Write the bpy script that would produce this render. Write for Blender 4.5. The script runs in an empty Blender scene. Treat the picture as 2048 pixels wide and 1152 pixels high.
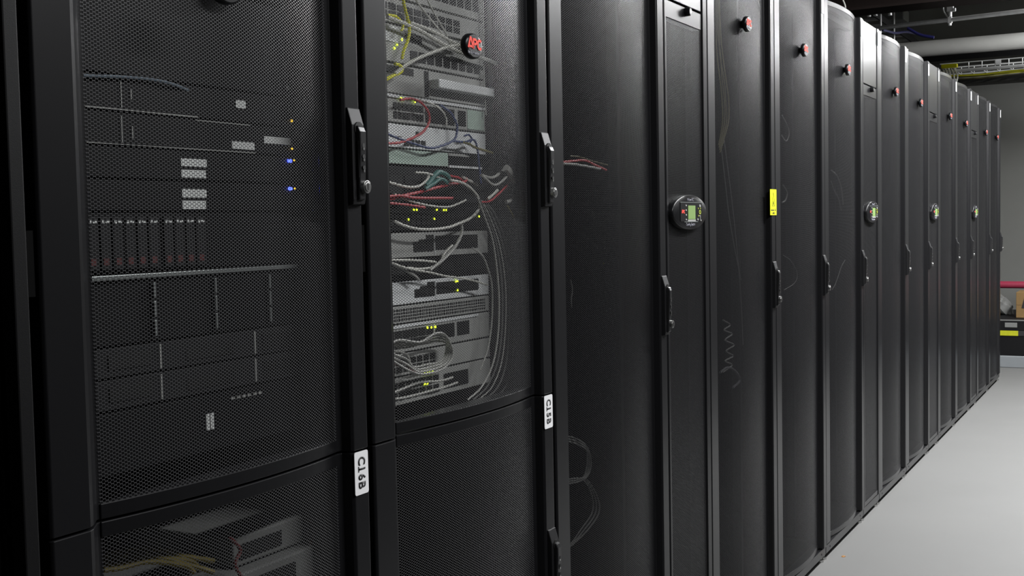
import bpy, bmesh, math, random
from mathutils import Vector, Matrix
random.seed(7)
sc = bpy.context.scene
COL = sc.collection
PI = math.pi

# ------------------------------------------------------------------ camera
F_PX, YAW, PITCH, ROLL, CD, CH = 2325.37, 0.509385, 0.0543302, -0.0202498, 1.02816, 1.22085
fw = Vector((-math.sin(YAW)*math.cos(PITCH), math.cos(YAW)*math.cos(PITCH), -math.sin(PITCH)))
rt = Vector((math.cos(YAW), math.sin(YAW), 0.0))
up = rt.cross(fw)
c_, s_ = math.cos(ROLL), math.sin(ROLL)
rt, up = c_*rt + s_*up, -s_*rt + c_*up
cam = bpy.data.objects.new('camera', bpy.data.cameras.new('camera'))
COL.objects.link(cam)
cam.matrix_world = Matrix(((rt.x, up.x, -fw.x, CD), (rt.y, up.y, -fw.y, 0), (rt.z, up.z, -fw.z, CH), (0, 0, 0, 1)))
cam.data.sensor_width = 36.0
cam.data.lens = F_PX*36.0/2048
cam.data.clip_start = 0.02
sc.camera = cam
CAMP = Vector((CD, 0, CH))
def ray(x, y): return rt*((x-1024)/F_PX) + up*(-(y-576)/F_PX) + fw
def ax(x, y, X):
    d = ray(x, y); return CAMP + d*((X-CD)/d.x)
def ay(x, y, Y):
    d = ray(x, y); return CAMP + d*(Y/d.y)

# ------------------------------------------------------------------ world, lights, exposure
w = bpy.data.worlds.new('world'); sc.world = w; w.use_nodes = True
w.node_tree.nodes['Background'].inputs[0].default_value = (0.75, 0.85, 1.0, 1)
w.node_tree.nodes['Background'].inputs[1].default_value = 0.02
sc.view_settings.view_transform = 'Standard'
sc.view_settings.look = 'None'
sc.view_settings.gamma = 1
sc.view_settings.exposure = 0.0
sc.view_settings.use_curve_mapping = False
sc.cycles.transparent_max_bounces = 40
sc.cycles.max_bounces = 8
sc.cycles.sample_clamp_indirect = 4.0

# strip lights hanging over the aisle and an added one that brightens the near racks: x, y, watts
LAMPS = [(1.05, 4.1, 78), (1.05, 5.7, 122), (1.05, 7.3, 138), (1.05, 8.9, 108), (1.05, 10.5, 20), (1.70, 1.9, 66)]
LAMP_Z = 2.63
LAMP_LEN = 1.25
for (lx, ly, lw) in LAMPS:
    ld = bpy.data.lights.new('strip_lamp', 'AREA'); ld.shape = 'RECTANGLE'
    ld.size = 0.14; ld.size_y = LAMP_LEN; ld.energy = lw; ld.color = (0.985, 0.99, 1.0)
    lo = bpy.data.objects.new('strip_lamp', ld); COL.objects.link(lo)
    lo.location = (lx, ly, LAMP_Z-0.03)

# ------------------------------------------------------------------ materials
def nmat(name, col, rough=0.5, metal=0.0, spec=0.5, noise=0.0, nscale=300.0, bump=0.0, bscale=900.0, emit=None, es=0.0):
    m = bpy.data.materials.new(name); m.use_nodes = True
    nt = m.node_tree; b = nt.nodes['Principled BSDF']
    b.inputs['Base Color'].default_value = (*col, 1)
    b.inputs['Roughness'].default_value = rough
    b.inputs['Metallic'].default_value = metal
    b.inputs['Specular IOR Level'].default_value = spec
    tc = nt.nodes.new('ShaderNodeTexCoord')
    if noise > 0:
        n = nt.nodes.new('ShaderNodeTexNoise'); n.inputs['Scale'].default_value = nscale; n.inputs['Detail'].default_value = 4
        nt.links.new(tc.outputs['Object'], n.inputs['Vector'])
        mx = nt.nodes.new('ShaderNodeMix'); mx.data_type = 'RGBA'
        mx.inputs['A'].default_value = (*[c*(1-noise) for c in col], 1)
        mx.inputs['B'].default_value = (*[min(1, c*(1+noise)) for c in col], 1)
        nt.links.new(n.outputs['Fac'], mx.inputs['Factor'])
        nt.links.new(mx.outputs['Result'], b.inputs['Base Color'])
    if bump > 0:
        n2 = nt.nodes.new('ShaderNodeTexNoise'); n2.inputs['Scale'].default_value = bscale; n2.inputs['Detail'].default_value = 2
        nt.links.new(tc.outputs['Object'], n2.inputs['Vector'])
        bp = nt.nodes.new('ShaderNodeBump'); bp.inputs['Strength'].default_value = bump; bp.inputs['Distance'].default_value = 0.0006
        nt.links.new(n2.outputs['Fac'], bp.inputs['Height'])
        nt.links.new(bp.outputs['Normal'], b.inputs['Normal'])
    if emit:
        b.inputs['Emission Color'].default_value = (*emit, 1); b.inputs['Emission Strength'].default_value = es
    return m

def mesh_material(name, col, rough, spec, c=0.00381, p=0.0044, hu=0.55, hv=0.39):
    """perforated sheet: staggered columns of rounded holes, in metres of the uv map"""
    m = bpy.data.materials.new(name); m.use_nodes = True
    nt = m.node_tree; N = nt.nodes; L = nt.links
    b = N['Principled BSDF']
    b.inputs['Base Color'].default_value = (*col, 1); b.inputs['Roughness'].default_value = rough
    b.inputs['Specular IOR Level'].default_value = spec
    uv = N.new('ShaderNodeUVMap'); uv.uv_map = 'sheet'
    sp = N.new('ShaderNodeSeparateXYZ'); L.new(uv.outputs['UV'], sp.inputs[0])
    def M(op, a, bb=None, cc=None):
        n = N.new('ShaderNodeMath'); n.operation = op
        for i, v in enumerate((a, bb, cc)):
            if v is None: continue
            if isinstance(v, (int, float)): n.inputs[i].default_value = v
            else: L.new(v, n.inputs[i])
        return n.outputs[0]
    u = M('DIVIDE', sp.outputs['X'], c)
    fl = M('FLOOR', u)
    fu = M('ABSOLUTE', M('SUBTRACT', M('SUBTRACT', u, fl), 0.5))
    par = M('MULTIPLY', M('MODULO', fl, 2.0), 0.5)
    v = M('ADD', M('DIVIDE', sp.outputs['Y'], p), par)
    fv = M('ABSOLUTE', M('SUBTRACT', M('FRACT', v), 0.5))
    e = M('ADD', M('POWER', M('DIVIDE', fu, hu), 2.8), M('POWER', M('DIVIDE', fv, hv), 2.8))
    solid = M('GREATER_THAN', e, 1.0)
    tr = N.new('ShaderNodeBsdfTransparent'); mx = N.new('ShaderNodeMixShader')
    L.new(solid, mx.inputs[0]); L.new(tr.outputs[0], mx.inputs[1]); L.new(b.outputs[0], mx.inputs[2])
    L.new(mx.outputs[0], N['Material Output'].inputs['Surface'])
    return m

BLACK = nmat('black_powder_coat', (0.0095, 0.0095, 0.0105), 0.29, 0, 0.36, 0.15, 500, 0.05, 1400)
FRAME = nmat('black_frame_paint', (0.006, 0.006, 0.0065), 0.5, 0, 0.2, 0.1, 500, 0.2, 1400)
MESH = mesh_material('perforated_black_steel_lit', (0.075, 0.075, 0.078), 0.34, 0.8)  # base lightened for hole edges that catch the light
MESH2 = mesh_material('perforated_black_steel_dim', (0.024, 0.024, 0.0255), 0.36, 0.22)  # same sheet and holes, base darkened so the layered doors stay dim
INNER = nmat('rack_inside_black', (0.003, 0.003, 0.003), 0.7, 0, 0.1)
HANDLE = nmat('handle_black_plastic', (0.010, 0.010, 0.011), 0.5, 0, 0.3, 0.08, 200)
LEVER = nmat('lever_black_plastic', (0.016, 0.016, 0.017), 0.3, 0, 0.55)
HANDLE_D = nmat('handle_dark_recess', (0.006, 0.006, 0.006), 0.6)
CHROME = nmat('brushed_chrome', (0.55, 0.55, 0.54), 0.28, 1.0)
WHITE = nmat('white_label_stock', (0.85, 0.85, 0.86), 0.5, emit=None)
INK = nmat('black_ink', (0.01, 0.01, 0.012), 0.5)
RED = nmat('red_lettering', (0.95, 0.11, 0.085), 0.6, 0, 0.1)
GREYTXT = nmat('grey_lettering', (0.22, 0.22, 0.26), 0.5)
GLOSS = nmat('gloss_black_plastic', (0.006, 0.006, 0.007), 0.34, 0, 0.3)
YEL = nmat('yellow_sticker', (0.80, 0.86, 0.0), 0.5)
DARKEQ = nmat('dark_server_front', (0.0035, 0.0035, 0.004), 0.6, 0, 0.15, 0.2, 60)
DARKEQ2 = nmat('charcoal_server_front', (0.013, 0.013, 0.014), 0.6, 0, 0.2, 0.2, 60)
GREYEQ = nmat('grey_equipment_paint', (0.40, 0.405, 0.385), 0.5, 0, 0.4, 0.08, 40)
LIGHTEQ = nmat('light_equipment_paint', (0.80, 0.82, 0.82), 0.45, 0, 0.5, 0.06, 40)
GREENEQ = nmat('pale_green_equipment_paint', (0.46, 0.58, 0.50), 0.5, 0, 0.4, 0.06, 40)
PORT = nmat('port_black', (0.004, 0.004, 0.004), 0.5)
SILVER = nmat('satin_silver', (0.42, 0.45, 0.44), 0.35, 0.6)
DIMGREY = nmat('dull_grey_equipment_paint', (0.16, 0.163, 0.155), 0.5, 0, 0.4, 0.08, 40)
STICK = nmat('white_equipment_label', (0.82, 0.84, 0.82), 0.5)
LED_G = nmat('led_green', (0.5, 0.6, 0.05), 0.5, emit=(0.62, 0.85, 0.02), es=4.0)
LED_B = nmat('led_blue', (0.1, 0.1, 0.8), 0.5, emit=(0.03, 0.05, 1.0), es=9.0)
LED_A = nmat('led_amber', (0.8, 0.5, 0.05), 0.5, emit=(1.0, 0.55, 0.03), es=1.6)
LCD = nmat('green_lcd', (0.17, 0.27, 0.08), 0.5, emit=(0.28, 0.46, 0.12), es=0.2)
BTN = nmat('white_button', (0.42, 0.42, 0.40), 0.5)
BTN_Y = nmat('yellow_green_button', (0.42, 0.48, 0.04), 0.5)
C_WHITE = nmat('white_cable_jacket', (0.62, 0.62, 0.56), 0.5)
C_GREY = nmat('grey_cable_jacket', (0.42, 0.42, 0.39), 0.5)
C_RED = nmat('red_cable_jacket', (0.50, 0.035, 0.045), 0.5)
C_BLUE = nmat('blue_cable_jacket', (0.03, 0.05, 0.16), 0.5)
C_TEAL = nmat('teal_cable_jacket', (0.03, 0.16, 0.14), 0.5)
C_YEL = nmat('yellow_cable_jacket', (0.80, 0.78, 0.02), 0.5)
C_TAN = nmat('dull_yellow_cable_jacket', (0.16, 0.14, 0.04), 0.5)
C_DIM = nmat('dim_grey_jacket', (0.10, 0.10, 0.095), 0.6)  # pale cable grey turned down for runs behind the mesh
C_OLIVE = nmat('olive_cable_jacket', (0.09, 0.08, 0.02), 0.6)
C_DARK = nmat('dark_cable_jacket', (0.05, 0.05, 0.055), 0.5)
FLOOR = nmat('grey_vinyl_floor', (0.138, 0.138, 0.134), 0.65, 0, 0.35, 0.10, 1.6)
WALLM = nmat('grey_painted_wall', (0.185, 0.188, 0.175), 0.75, 0, 0.3, 0.04, 8, 0.2, 300)
CEILM = nmat('dark_ceiling_deck', (0.20, 0.20, 0.19), 0.85, 0, 0.2, 0.3, 2)
BEAMM = nmat('dark_brown_steel', (0.024, 0.016, 0.014), 0.7, 0, 0.3, 0.3, 6)
PIPE_G = nmat('grey_pipe_wrap', (0.60, 0.60, 0.57), 0.6, 0, 0.3, 0.08, 15)
GALV = nmat('galvanised_steel', (0.72, 0.73, 0.72), 0.42, 0.25, 0.5, 0.2, 30)
RED_P = nmat('red_gloss_pipe', (0.32, 0.035, 0.07), 0.3, 0, 0.5)
CARD = nmat('cardboard', (0.20, 0.125, 0.052), 0.8, 0, 0.2, 0.1, 30)
CASE = nmat('black_case', (0.003, 0.003, 0.0035), 0.6, 0, 0.2)
PLASTIC = nmat('pale_grey_plastic', (0.15, 0.152, 0.145), 0.5, 0, 0.4, 0.15, 12)
PLINTH = nmat('light_grey_plinth', (0.20, 0.215, 0.225), 0.6, 0, 0.4, 0.1, 10)
YTAPE = nmat('yellow_tape', (0.40, 0.41, 0.01), 0.5, 0, 0.4, 0.25, 40)
LAMPM = nmat('lamp_diffuser', (0.8, 0.8, 0.8), 0.6)
LAMPB = nmat('white_lamp_housing', (0.6, 0.6, 0.6), 0.5)

# ------------------------------------------------------------------ mesh helpers
def box(bm, x0, x1, y0, y1, z0, z1):
    v = [bm.verts.new(p) for p in ((x0,y0,z0),(x1,y0,z0),(x1,y1,z0),(x0,y1,z0),(x0,y0,z1),(x1,y0,z1),(x1,y1,z1),(x0,y1,z1))]
    for f in ((0,3,2,1),(4,5,6,7),(0,1,5,4),(1,2,6,5),(2,3,7,6),(3,0,4,7)):
        bm.faces.new([v[i] for i in f])
def prism_z(bm, pts, z0, z1):
    """pts: (y, X) outline, extruded in z"""
    a = [bm.verts.new((X, y, z0)) for y, X in pts]; b = [bm.verts.new((X, y, z1)) for y, X in pts]
    n = len(pts)
    for i in range(n):
        j = (i+1) % n; bm.faces.new((a[i], a[j], b[j], b[i]))
    bm.faces.new(a[::-1]); bm.faces.new(b)
def prism_x(bm, pts, x0, x1):
    """pts: (y, z) outline, extruded in X"""
    a = [bm.verts.new((x0, y, z)) for y, z in pts]; b = [bm.verts.new((x1, y, z)) for y, z in pts]
    n = len(pts)
    for i in range(n):
        j = (i+1) % n; bm.faces.new((a[i], a[j], b[j], b[i]))
    bm.faces.new(a[::-1]); bm.faces.new(b)
def disc(bm, c, rad, depth, axis='x', n=24, ry=None):
    ry = ry or rad; ring = []
    for s in (0, 1):
        r = []
        for i in range(n):
            a = 2*PI*i/n; u, v = rad*math.cos(a), ry*math.sin(a)
            if axis == 'x': p = (c[0]+depth*s, c[1]+u, c[2]+v)
            elif axis == 'y': p = (c[0]+u, c[1]+depth*s, c[2]+v)
            else: p = (c[0]+u, c[1]+v, c[2]+depth*s)
            r.append(bm.verts.new(p))
        ring.append(r)
    for i in range(n):
        j = (i+1) % n; bm.faces.new((ring[0][i], ring[0][j], ring[1][j], ring[1][i]))
    bm.faces.new(ring[0][::-1]); bm.faces.new(ring[1])
def dome(bm, c, ry, rz, depth, rings=((1,0),(1,.45),(.94,.8),(.82,1.0)), n=36):
    """flattened rounded button standing out along +x"""
    R = []
    for k, d in rings:
        R.append([bm.verts.new((c[0]+depth*d, c[1]+ry*k*math.cos(2*PI*i/n), c[2]+rz*k*math.sin(2*PI*i/n))) for i in range(n)])
    for a, b in zip(R, R[1:]):
        for i in range(n):
            j = (i+1) % n; bm.faces.new((a[i], a[j], b[j], b[i]))
    bm.faces.new(R[0][::-1]); bm.faces.new(R[-1])
def smooth_path(pts, k=6):
    P = [Vector(p) for p in pts]
    if len(P) < 3: return P
    out = []
    for i in range(len(P)-1):
        p0 = P[i-1] if i else P[0]*2-P[1]
        p1, p2 = P[i], P[i+1]
        p3 = P[i+2] if i+2 < len(P) else P[-1]*2-P[-2]
        for j in range(k):
            t = j/k
            out.append(0.5*((2*p1)+(p2-p0)*t+(2*p0-5*p1+4*p2-p3)*t*t+(3*p1-p0-3*p2+p3)*t**3))
    out.append(P[-1]); return out
def tube(bm, pts, r, n=8, k=6):
    P = smooth_path(pts, k); prev = None; rings = []
    for i, p in enumerate(P):
        t = (P[min(i+1, len(P)-1)]-P[max(i-1, 0)])
        if t.length < 1e-9: t = Vector((0, 0, 1))
        t.normalize()
        if prev is None:
            a = Vector((0, 0, 1)) if abs(t.z) < .9 else Vector((1, 0, 0))
            nrm = t.cross(a).normalized()
        else:
            nrm = (prev - t*prev.dot(t)).normalized()
        prev = nrm; bi = t.cross(nrm)
        rings.append([bm.verts.new(p+nrm*(r*math.cos(2*PI*j/n))+bi*(r*math.sin(2*PI*j/n))) for j in range(n)])
    for a, b in zip(rings, rings[1:]):
        for j in range(n):
            q = (j+1) % n; bm.faces.new((a[j], a[q], b[q], b[j]))
    bm.faces.new(rings[0][::-1]); bm.faces.new(rings[-1])
def obj(name, bm, m, parent=None, bevel=0.0, smooth=False, loc=None, label=None):
    bmesh.ops.recalc_face_normals(bm, faces=bm.faces[:])
    me = bpy.data.meshes.new(name); bm.to_mesh(me); bm.free()
    me.materials.append(m)
    if smooth:
        for f in me.polygons: f.use_smooth = True
        me.set_sharp_from_angle(angle=0.7)
    o = bpy.data.objects.new(name, me); COL.objects.link(o)
    if parent: o.parent = parent
    if loc: o.location = loc
    if label: o['label'] = label
    if bevel:
        b = o.modifiers.new('bevel', 'BEVEL'); b.width = bevel; b.segments = 2; b.limit_method = 'ANGLE'; b.angle_limit = 0.6
    return o
def tag(o, label, cat, group=None):
    o['label'] = label; o['category'] = cat
    if group: o['group'] = group
    return o
def thing(name, label, cat, loc=(0,0,0), group=None):
    o = bpy.data.objects.new(name, None); COL.objects.link(o); o.location = loc; o.empty_display_size = 0.05
    return tag(o, label, cat, group)
def struct(name, bm, m, **k):
    o = obj(name, bm, m, **k); o['kind'] = 'structure'; return o
def dup(root, loc, label, group=None):
    r = root.copy(); COL.objects.link(r); r.location = loc; r['label'] = label
    if group: r['group'] = group
    for ch in list(root.children):
        c = ch.copy(); COL.objects.link(c); c.parent = r
        for g in list(ch.children):
            d = g.copy(); COL.objects.link(d); d.parent = c
    return r
def lettering(text, size, bold=0.0, spacing=1.0):
    """flat letters as a list of polygons in a bmesh, centred on the origin, in the xy plane"""
    cu = bpy.data.curves.new('lettering', 'FONT'); cu.body = text; cu.size = size; cu.offset = bold
    cu.align_x = 'CENTER'; cu.align_y = 'CENTER'; cu.space_character = spacing; cu.extrude = 0.0
    to = bpy.data.objects.new('lettering', cu); COL.objects.link(to)
    dg = bpy.context.evaluated_depsgraph_get()
    me = bpy.data.meshes.new_from_object(to.evaluated_get(dg))
    bm = bmesh.new(); bm.from_mesh(me)
    bpy.data.objects.remove(to); bpy.data.curves.remove(cu); bpy.data.meshes.remove(me)
    r = bmesh.ops.extrude_face_region(bm, geom=bm.faces[:])
    bmesh.ops.translate(bm, verts=[v for v in r['geom'] if isinstance(v, bmesh.types.BMVert)], vec=(0, 0, 0.0006))
    return bm
def on_front(bm, x, y, z, sy=1.0, sz=1.0, rot=0.0):
    """turns xy-plane letters to stand on a +x facing surface; rot turns them in that plane"""
    for v in bm.verts:
        a, b = v.co.x*sy, v.co.y*sz
        a, b = a*math.cos(rot)-b*math.sin(rot), a*math.sin(rot)+b*math.cos(rot)
        v.co = Vector((x+v.co.z, y+a, z+b))

# ------------------------------------------------------------------ room
XR, XL, YB, YF, ZC = 2.7, -2.6, 11.4, -2.2, 3.3
b = bmesh.new(); box(b, XL, XR, YF, YB, -0.1, 0); struct('floor', b, FLOOR)
b = bmesh.new(); box(b, XL, XR, YF, YB, ZC, ZC+.1); struct('ceiling', b, CEILM)
b = bmesh.new(); box(b, XL, XR, YB, YB+.1, 0, ZC); struct('wall_back', b, WALLM)
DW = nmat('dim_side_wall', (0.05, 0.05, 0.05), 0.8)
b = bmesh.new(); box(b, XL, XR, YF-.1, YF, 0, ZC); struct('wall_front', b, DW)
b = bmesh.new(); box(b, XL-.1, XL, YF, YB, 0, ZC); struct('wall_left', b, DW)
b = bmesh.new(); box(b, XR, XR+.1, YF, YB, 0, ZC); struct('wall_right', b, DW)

b = bmesh.new(); box(b, 1.28, 1.38, -1.6, 9.2, 0, 2.0); struct('added_shade_partition', b, DW)  # unseen partition, added to keep light off the lower near racks

# strip lights over the aisle, plus the added one beside the near racks
def strip_light(x, y, label):
    t = thing('strip_light', label, 'light', (x, y, LAMP_Z), 'strip lights over the aisle')
    q = bmesh.new(); box(q, -.075, .075, -LAMP_LEN/2, LAMP_LEN/2, 0.0, .06); obj('housing', q, LAMPB, t, bevel=.004)
    for s in (-1, 1):
        q = bmesh.new(); tube(q, [(0, s*.5, .06), (0, s*.5, ZC-LAMP_Z)], .003, 6); obj('hanging_rod', q, GALV, t)
    q = bmesh.new(); box(q, -.07, .07, -LAMP_LEN/2+.01, LAMP_LEN/2-.01, -.012, 0); obj('diffuser', q, LAMPM, t)
    return t
LL = ['white strip light above the aisle nearest the cooling unit with the green screen', 'white strip light above the middle of the aisle',
      'white strip light above the far half of the aisle', 'white strip light second from the back wall', 'white strip light closest to the back wall', 'added strip light brightening the near racks, off to the right']
for i, (x, y, _) in enumerate(LAMPS): strip_light(x, y, LL[i])

# ------------------------------------------------------------------ racks
W6, W3 = 0.60195, 0.30008
Y0 = 0.8010
ZT = 2.0
MY0, MY1, MXL, MXR, SAG = 0.098, 0.5375, -0.0255, -0.0190, 0.0195      # mesh field: y range, depth at its two ends, bulge
def mx_(y):
    t = (y-(MY0+MY1)/2)/((MY1-MY0)/2); return (MXL+MXR)/2 + (MXR-MXL)/2*t + SAG*(1-t*t)
ARC = [(MY0+(MY1-MY0)*i/20, mx_(MY0+(MY1-MY0)*i/20)) for i in range(21)]
def perforated(z0, z1, parent, layers=2, m=None):
    q = bmesh.new(); uvl = q.loops.layers.uv.new('sheet')
    for lay in range(layers):
        off = -0.0003*lay if layers < 3 else -0.0006*lay
        s = 0.0; cols = []
        for i, (y, X) in enumerate(ARC):
            if i: s += math.hypot(y-ARC[i-1][0], X-ARC[i-1][1])
            cols.append((q.verts.new((X+off, y, z0)), q.verts.new((X+off, y, z1)), s))
        for a, c in zip(cols, cols[1:]):
            f = q.faces.new((a[0], c[0], c[1], a[1])); f.smooth = True
            for lp, (u, v) in zip(f.loops, ((a[2], z0), (c[2], z0), (c[2], z1), (a[2], z1))): lp[uvl].uv = (u, v)
    me = bpy.data.meshes.new('perforated_panel'); q.to_mesh(me); q.free(); me.materials.append(MESH if layers < 3 else MESH2)
    o = bpy.data.objects.new('perforated_panel', me); COL.objects.link(o); o.parent = parent
    return o
def door(name, z0, z1, parent, badge_z=None, handle_z=None, tag_z=None, tag_text=None, rim=0.018):
    q = bmesh.new()
    L = [(.012,-.034),(.012,-.009),(.015,-.006),(.066,-.006),(.074,-.010),(.094,-.0265),(MY0+.004,-.0275),(MY0+.004,-.034)]
    Rr = [(MY1-.004,-.034),(MY1-.004,-.0195),(.549,-.0185),(.5525,-.004),(.556,-.0005),(.589,.0),(.592,-.003),(.592,-.034)]
    prism_z(q, L, z0, z1); prism_z(q, Rr, z0, z1)
    arc = [(y, X+.0006) for y, X in ARC]
    for a, c in ((z0, z0+rim), (z1-rim, z1)):
        prism_z(q, arc+[(MY1, -.034), (MY0, -.034)], a, c)
    d = obj(name, q, BLACK, parent, bevel=.0012)
    perforated(z0+rim, z1-rim, d, 2 if tag_text or handle_z > 1.2 else 3)
    if handle_z: handle(handle_z, d)
    if badge_z: badge(badge_z, d)
    if tag_z:
        q = bmesh.new(); ys, ye, hz, rr = (.5535, .5875, .032, .0035) if tag_text else (.556, .586, .0275, .003)
        pts = []
        for cy, cz, a0 in ((ye-rr, tag_z+hz-rr, 0), (ys+rr, tag_z+hz-rr, 90), (ys+rr, tag_z-hz+rr, 180), (ye-rr, tag_z-hz+rr, 270)):
            for k in range(5):
                an = math.radians(a0+k*22.5); pts.append((cy+rr*math.cos(an), cz+rr*math.sin(an)))
        prism_x(q, pts, .0002, .0012)
        obj('label_tag', q, WHITE, d, label=('white tag reading '+tag_text) if tag_text else 'blank looking white tag')
        if tag_text:
            q = bmesh.new()
            for k, ch in enumerate(tag_text):
                zc = tag_z+.0178-.0119*k
                l = lettering(ch, .0235, .0006); on_front(l, .0011, .5700, zc, .80, 1, 0)
                # letters are laid on their side: tops towards the right
                for v in l.verts:
                    dy, dz = v.co.y-.5700, v.co.z-zc; v.co.y, v.co.z = .5700+dz, zc-dy
                me = bpy.data.meshes.new('letter'); l.to_mesh(me); l.free(); q.from_mesh(me); bpy.data.meshes.remove(me)
                if ch == '1': box(q, .0012, .0017, .5620, .5642, zc-.0040, zc+.0042)
            obj('tag_lettering', q, INK, d)
    return d
def handle(zc, d):
    yc = .5735
    def plate(q, a, y0, y1):
        va = [q.verts.new((x, y0, z)) for x, z in a]; vb = [q.verts.new((x, y1, z)) for x, z in a]
        for i in range(len(a)):
            j = (i+1) % len(a); q.faces.new((va[i], va[j], vb[j], vb[i]))
        q.faces.new(va[::-1]); q.faces.new(vb)
    q = bmesh.new()      # escutcheon with a sloped top
    plate(q, [(-.002, zc-.071), (.008, zc-.069), (.0095, zc-.062), (.0095, zc+.046), (.002, zc+.071), (-.002, zc+.071)], yc-.0150, yc+.0150)
    obj('handle', q, HANDLE, d, bevel=.0015)
    q = bmesh.new()      # raised rim round the lever's pivot
    disc(q, (.0085, yc+.001, zc+.040), .0105, .0025, n=24); obj('handle_pivot', q, HANDLE_D, d)
    q = bmesh.new()      # swing lever
    plate(q, [(.008, zc-.064), (.0145, zc-.062), (.016, zc-.02), (.018, zc+.012), (.018, zc+.036), (.0145, zc+.044), (.008, zc+.046)], yc-.0070, yc+.0085)
    obj('handle_lever', q, LEVER, d, bevel=.002)
    q = bmesh.new(); box(q, .0102, .0148, yc-.0076, yc-.0069, zc-.030, zc+.022); obj('finger_slot', q, HANDLE_D, d)
    for dz in (.016, .0, -.016):
        q = bmesh.new(); disc(q, (.0170, yc+.001, zc+dz), .0034, .0014, n=14); obj('round_hole', q, HANDLE_D, d)
        q = bmesh.new(); disc(q, (.0172, yc+.001, zc+dz-.0048), .0021, .0014, n=12); obj('hole_glint', q, CHROME, d)  # bright bottom of the hole, its glint set as a chrome disc
    q = bmesh.new(); disc(q, (.013, yc+.004, zc-.044), .0095, .008, n=24); disc(q, (.021, yc+.004, zc-.044), .0068, .0012, n=20)
    obj('key_lock', q, CHROME, d, bevel=.0008)
    q = bmesh.new(); box(q, .0222, .0226, yc+.0032, yc+.0048, zc-.0485, zc-.0395); obj('keyhole', q, INK, d)
def stroke(bm, pts, wd, x0, x1, yc, zc, s):
    """flat letter stroke of width wd through (u, v) points"""
    n = len(pts); Lf, Rt = [], []
    for i in range(n):
        p = Vector(pts[i]); a = Vector(pts[max(i-1, 0)]); c = Vector(pts[min(i+1, n-1)])
        d1 = (p-a).normalized() if i else (c-p).normalized(); d2 = (c-p).normalized() if i < n-1 else d1
        t = (d1+d2).normalized(); nn = Vector((-t.y, t.x)); k = wd/2/max(.5, nn.dot(Vector((-d1.y, d1.x))))
        Lf.append(p+nn*k); Rt.append(p-nn*k)
    for i in range(n-1):
        qd = [Lf[i], Lf[i+1], Rt[i+1], Rt[i]]
        prism_x(bm, [(yc+v.x*s, zc+v.y*s) for v in qd], x0, x1)
def badge(zc, d):
    yc = .298
    xb = mx_(yc)
    q = bmesh.new(); dome(q, (xb-.001, yc, zc), .029, .0215, .020, ((.45,0),(.45,.42),(.97,.45),(1,.52),(1,.75),(.97,.9),(.88,1.0)))
    obj('badge', q, GLOSS, d, smooth=True)
    q = bmesh.new(); s = .0125; x0, x1 = xb+.0186, xb+.0198
    stroke(q, [(-1.75,-.62),(-1.22,.72),(-1.02,.72),(-.52,-.62)], .34, x0, x1, yc, zc+.003, s)
    stroke(q, [(-1.45,-.40),(-.75,-.40)], .30, x0, x1, yc, zc+.003, s)
    stroke(q, [(-.40,-.66),(-.40,.60),(.18,.60),(.42,.42),(.42,.18),(.18,.0),(-.30,.0)], .32, x0, x1, yc, zc+.003, s)
    stroke(q, [(1.62,.44),(1.35,.58),(1.0,.58),(.74,.32),(.74,-.28),(1.0,-.54),(1.35,-.54),(1.62,-.40)], .34, x0, x1, yc, zc+.003, s)
    obj('badge_lettering', q, RED, d)
    q = lettering('by Schneider', .0072, .0001); on_front(q, xb+.0187, yc-.004, zc-.0120)
    obj('badge_small_lettering', q, GREYTXT, d)

def rack_body(parent, W=W6, side=False):
    q = bmesh.new(); D = 1.07
    t = .012
    box(q, -D, -.036, 0.001, t, .05, ZT-.003); box(q, -D, -.036, W-t, W-.001, .05, ZT-.003)
    box(q, -D, -D+.01, t, W-t, .05, ZT-.003)
    box(q, -D, -.036, t, W-t, .05, .07); box(q, -D, -.036, t, W-t, ZT-.03, ZT-.003)
    obj('cabinet_shell', q, INNER, parent)
    q = bmesh.new()      # front frame and base panel
    box(q, -.06, -.037, .002, .05, .055, ZT-.004); box(q, -.06, -.037, W-.05, W-.002, .055, ZT-.004)
    box(q, -.06, -.037, .05, W-.05, ZT-.05, ZT-.004)
    obj('front_frame', q, INNER, parent)
    q = bmesh.new(); box(q, -.06, -.006, .003, W-.003, .024, .052); obj('base_panel', q, BLACK, parent, bevel=.001)
    for y in (.06, W-.06):
        q = bmesh.new(); disc(q, (-.0062, y, .038), .0035, .0012, n=10); obj('base_bolt', q, HANDLE_D, parent)
    for y in (.02, W-.02):
        q = bmesh.new(); disc(q, (-.022, y, .0), .014, .008, 'z', 16); disc(q, (-.022, y, .008), .006, .02, 'z', 12)
        obj('levelling_foot', q, CHROME, parent)
def rails(parent, W=W6):
    for y in (.046, W-.062):
        q = bmesh.new(); box(q, -.102, -.099, y, y+.016, .09, ZT-.06)
        box(q, -.13, -.102, (y if y < .1 else y+.013), (y+.003 if y < .1 else y+.016), .09, ZT-.06)
        r = obj('mounting_rail', q, FRAME, parent)
def make_rack(label, split=None, tagtext=None, badge_top=1.769):
    r = thing('server_rack', label, 'server rack', (0, 0, 0), 'black server racks in the row')
    rack_body(r); rails(r)
    if split:
        door('upper_door', .893+.0015, ZT, r, badge_z=1.523, handle_z=1.324)
        door('lower_door', .055, .893-.0015, r, handle_z=.56, tag_z=.860, tag_text=tagtext)
    else:
        door('door', .055, ZT, r, badge_z=badge_top, handle_z=1.022, tag_z=1.956)
    for z in (.35, 1.19, 1.75):
        q = bmesh.new(); box(q, -.030, -.012, .001, .010, z-.035, z+.035); obj('door_hinge', q, INNER, r)
    return r
positions = []
seq = 'SSRIRRRIRRIRRIRR'
y = Y0
for k in seq:
    positions.append((k, y)); y += W3 if k == 'I' else W6
ROW_END = y
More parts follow.
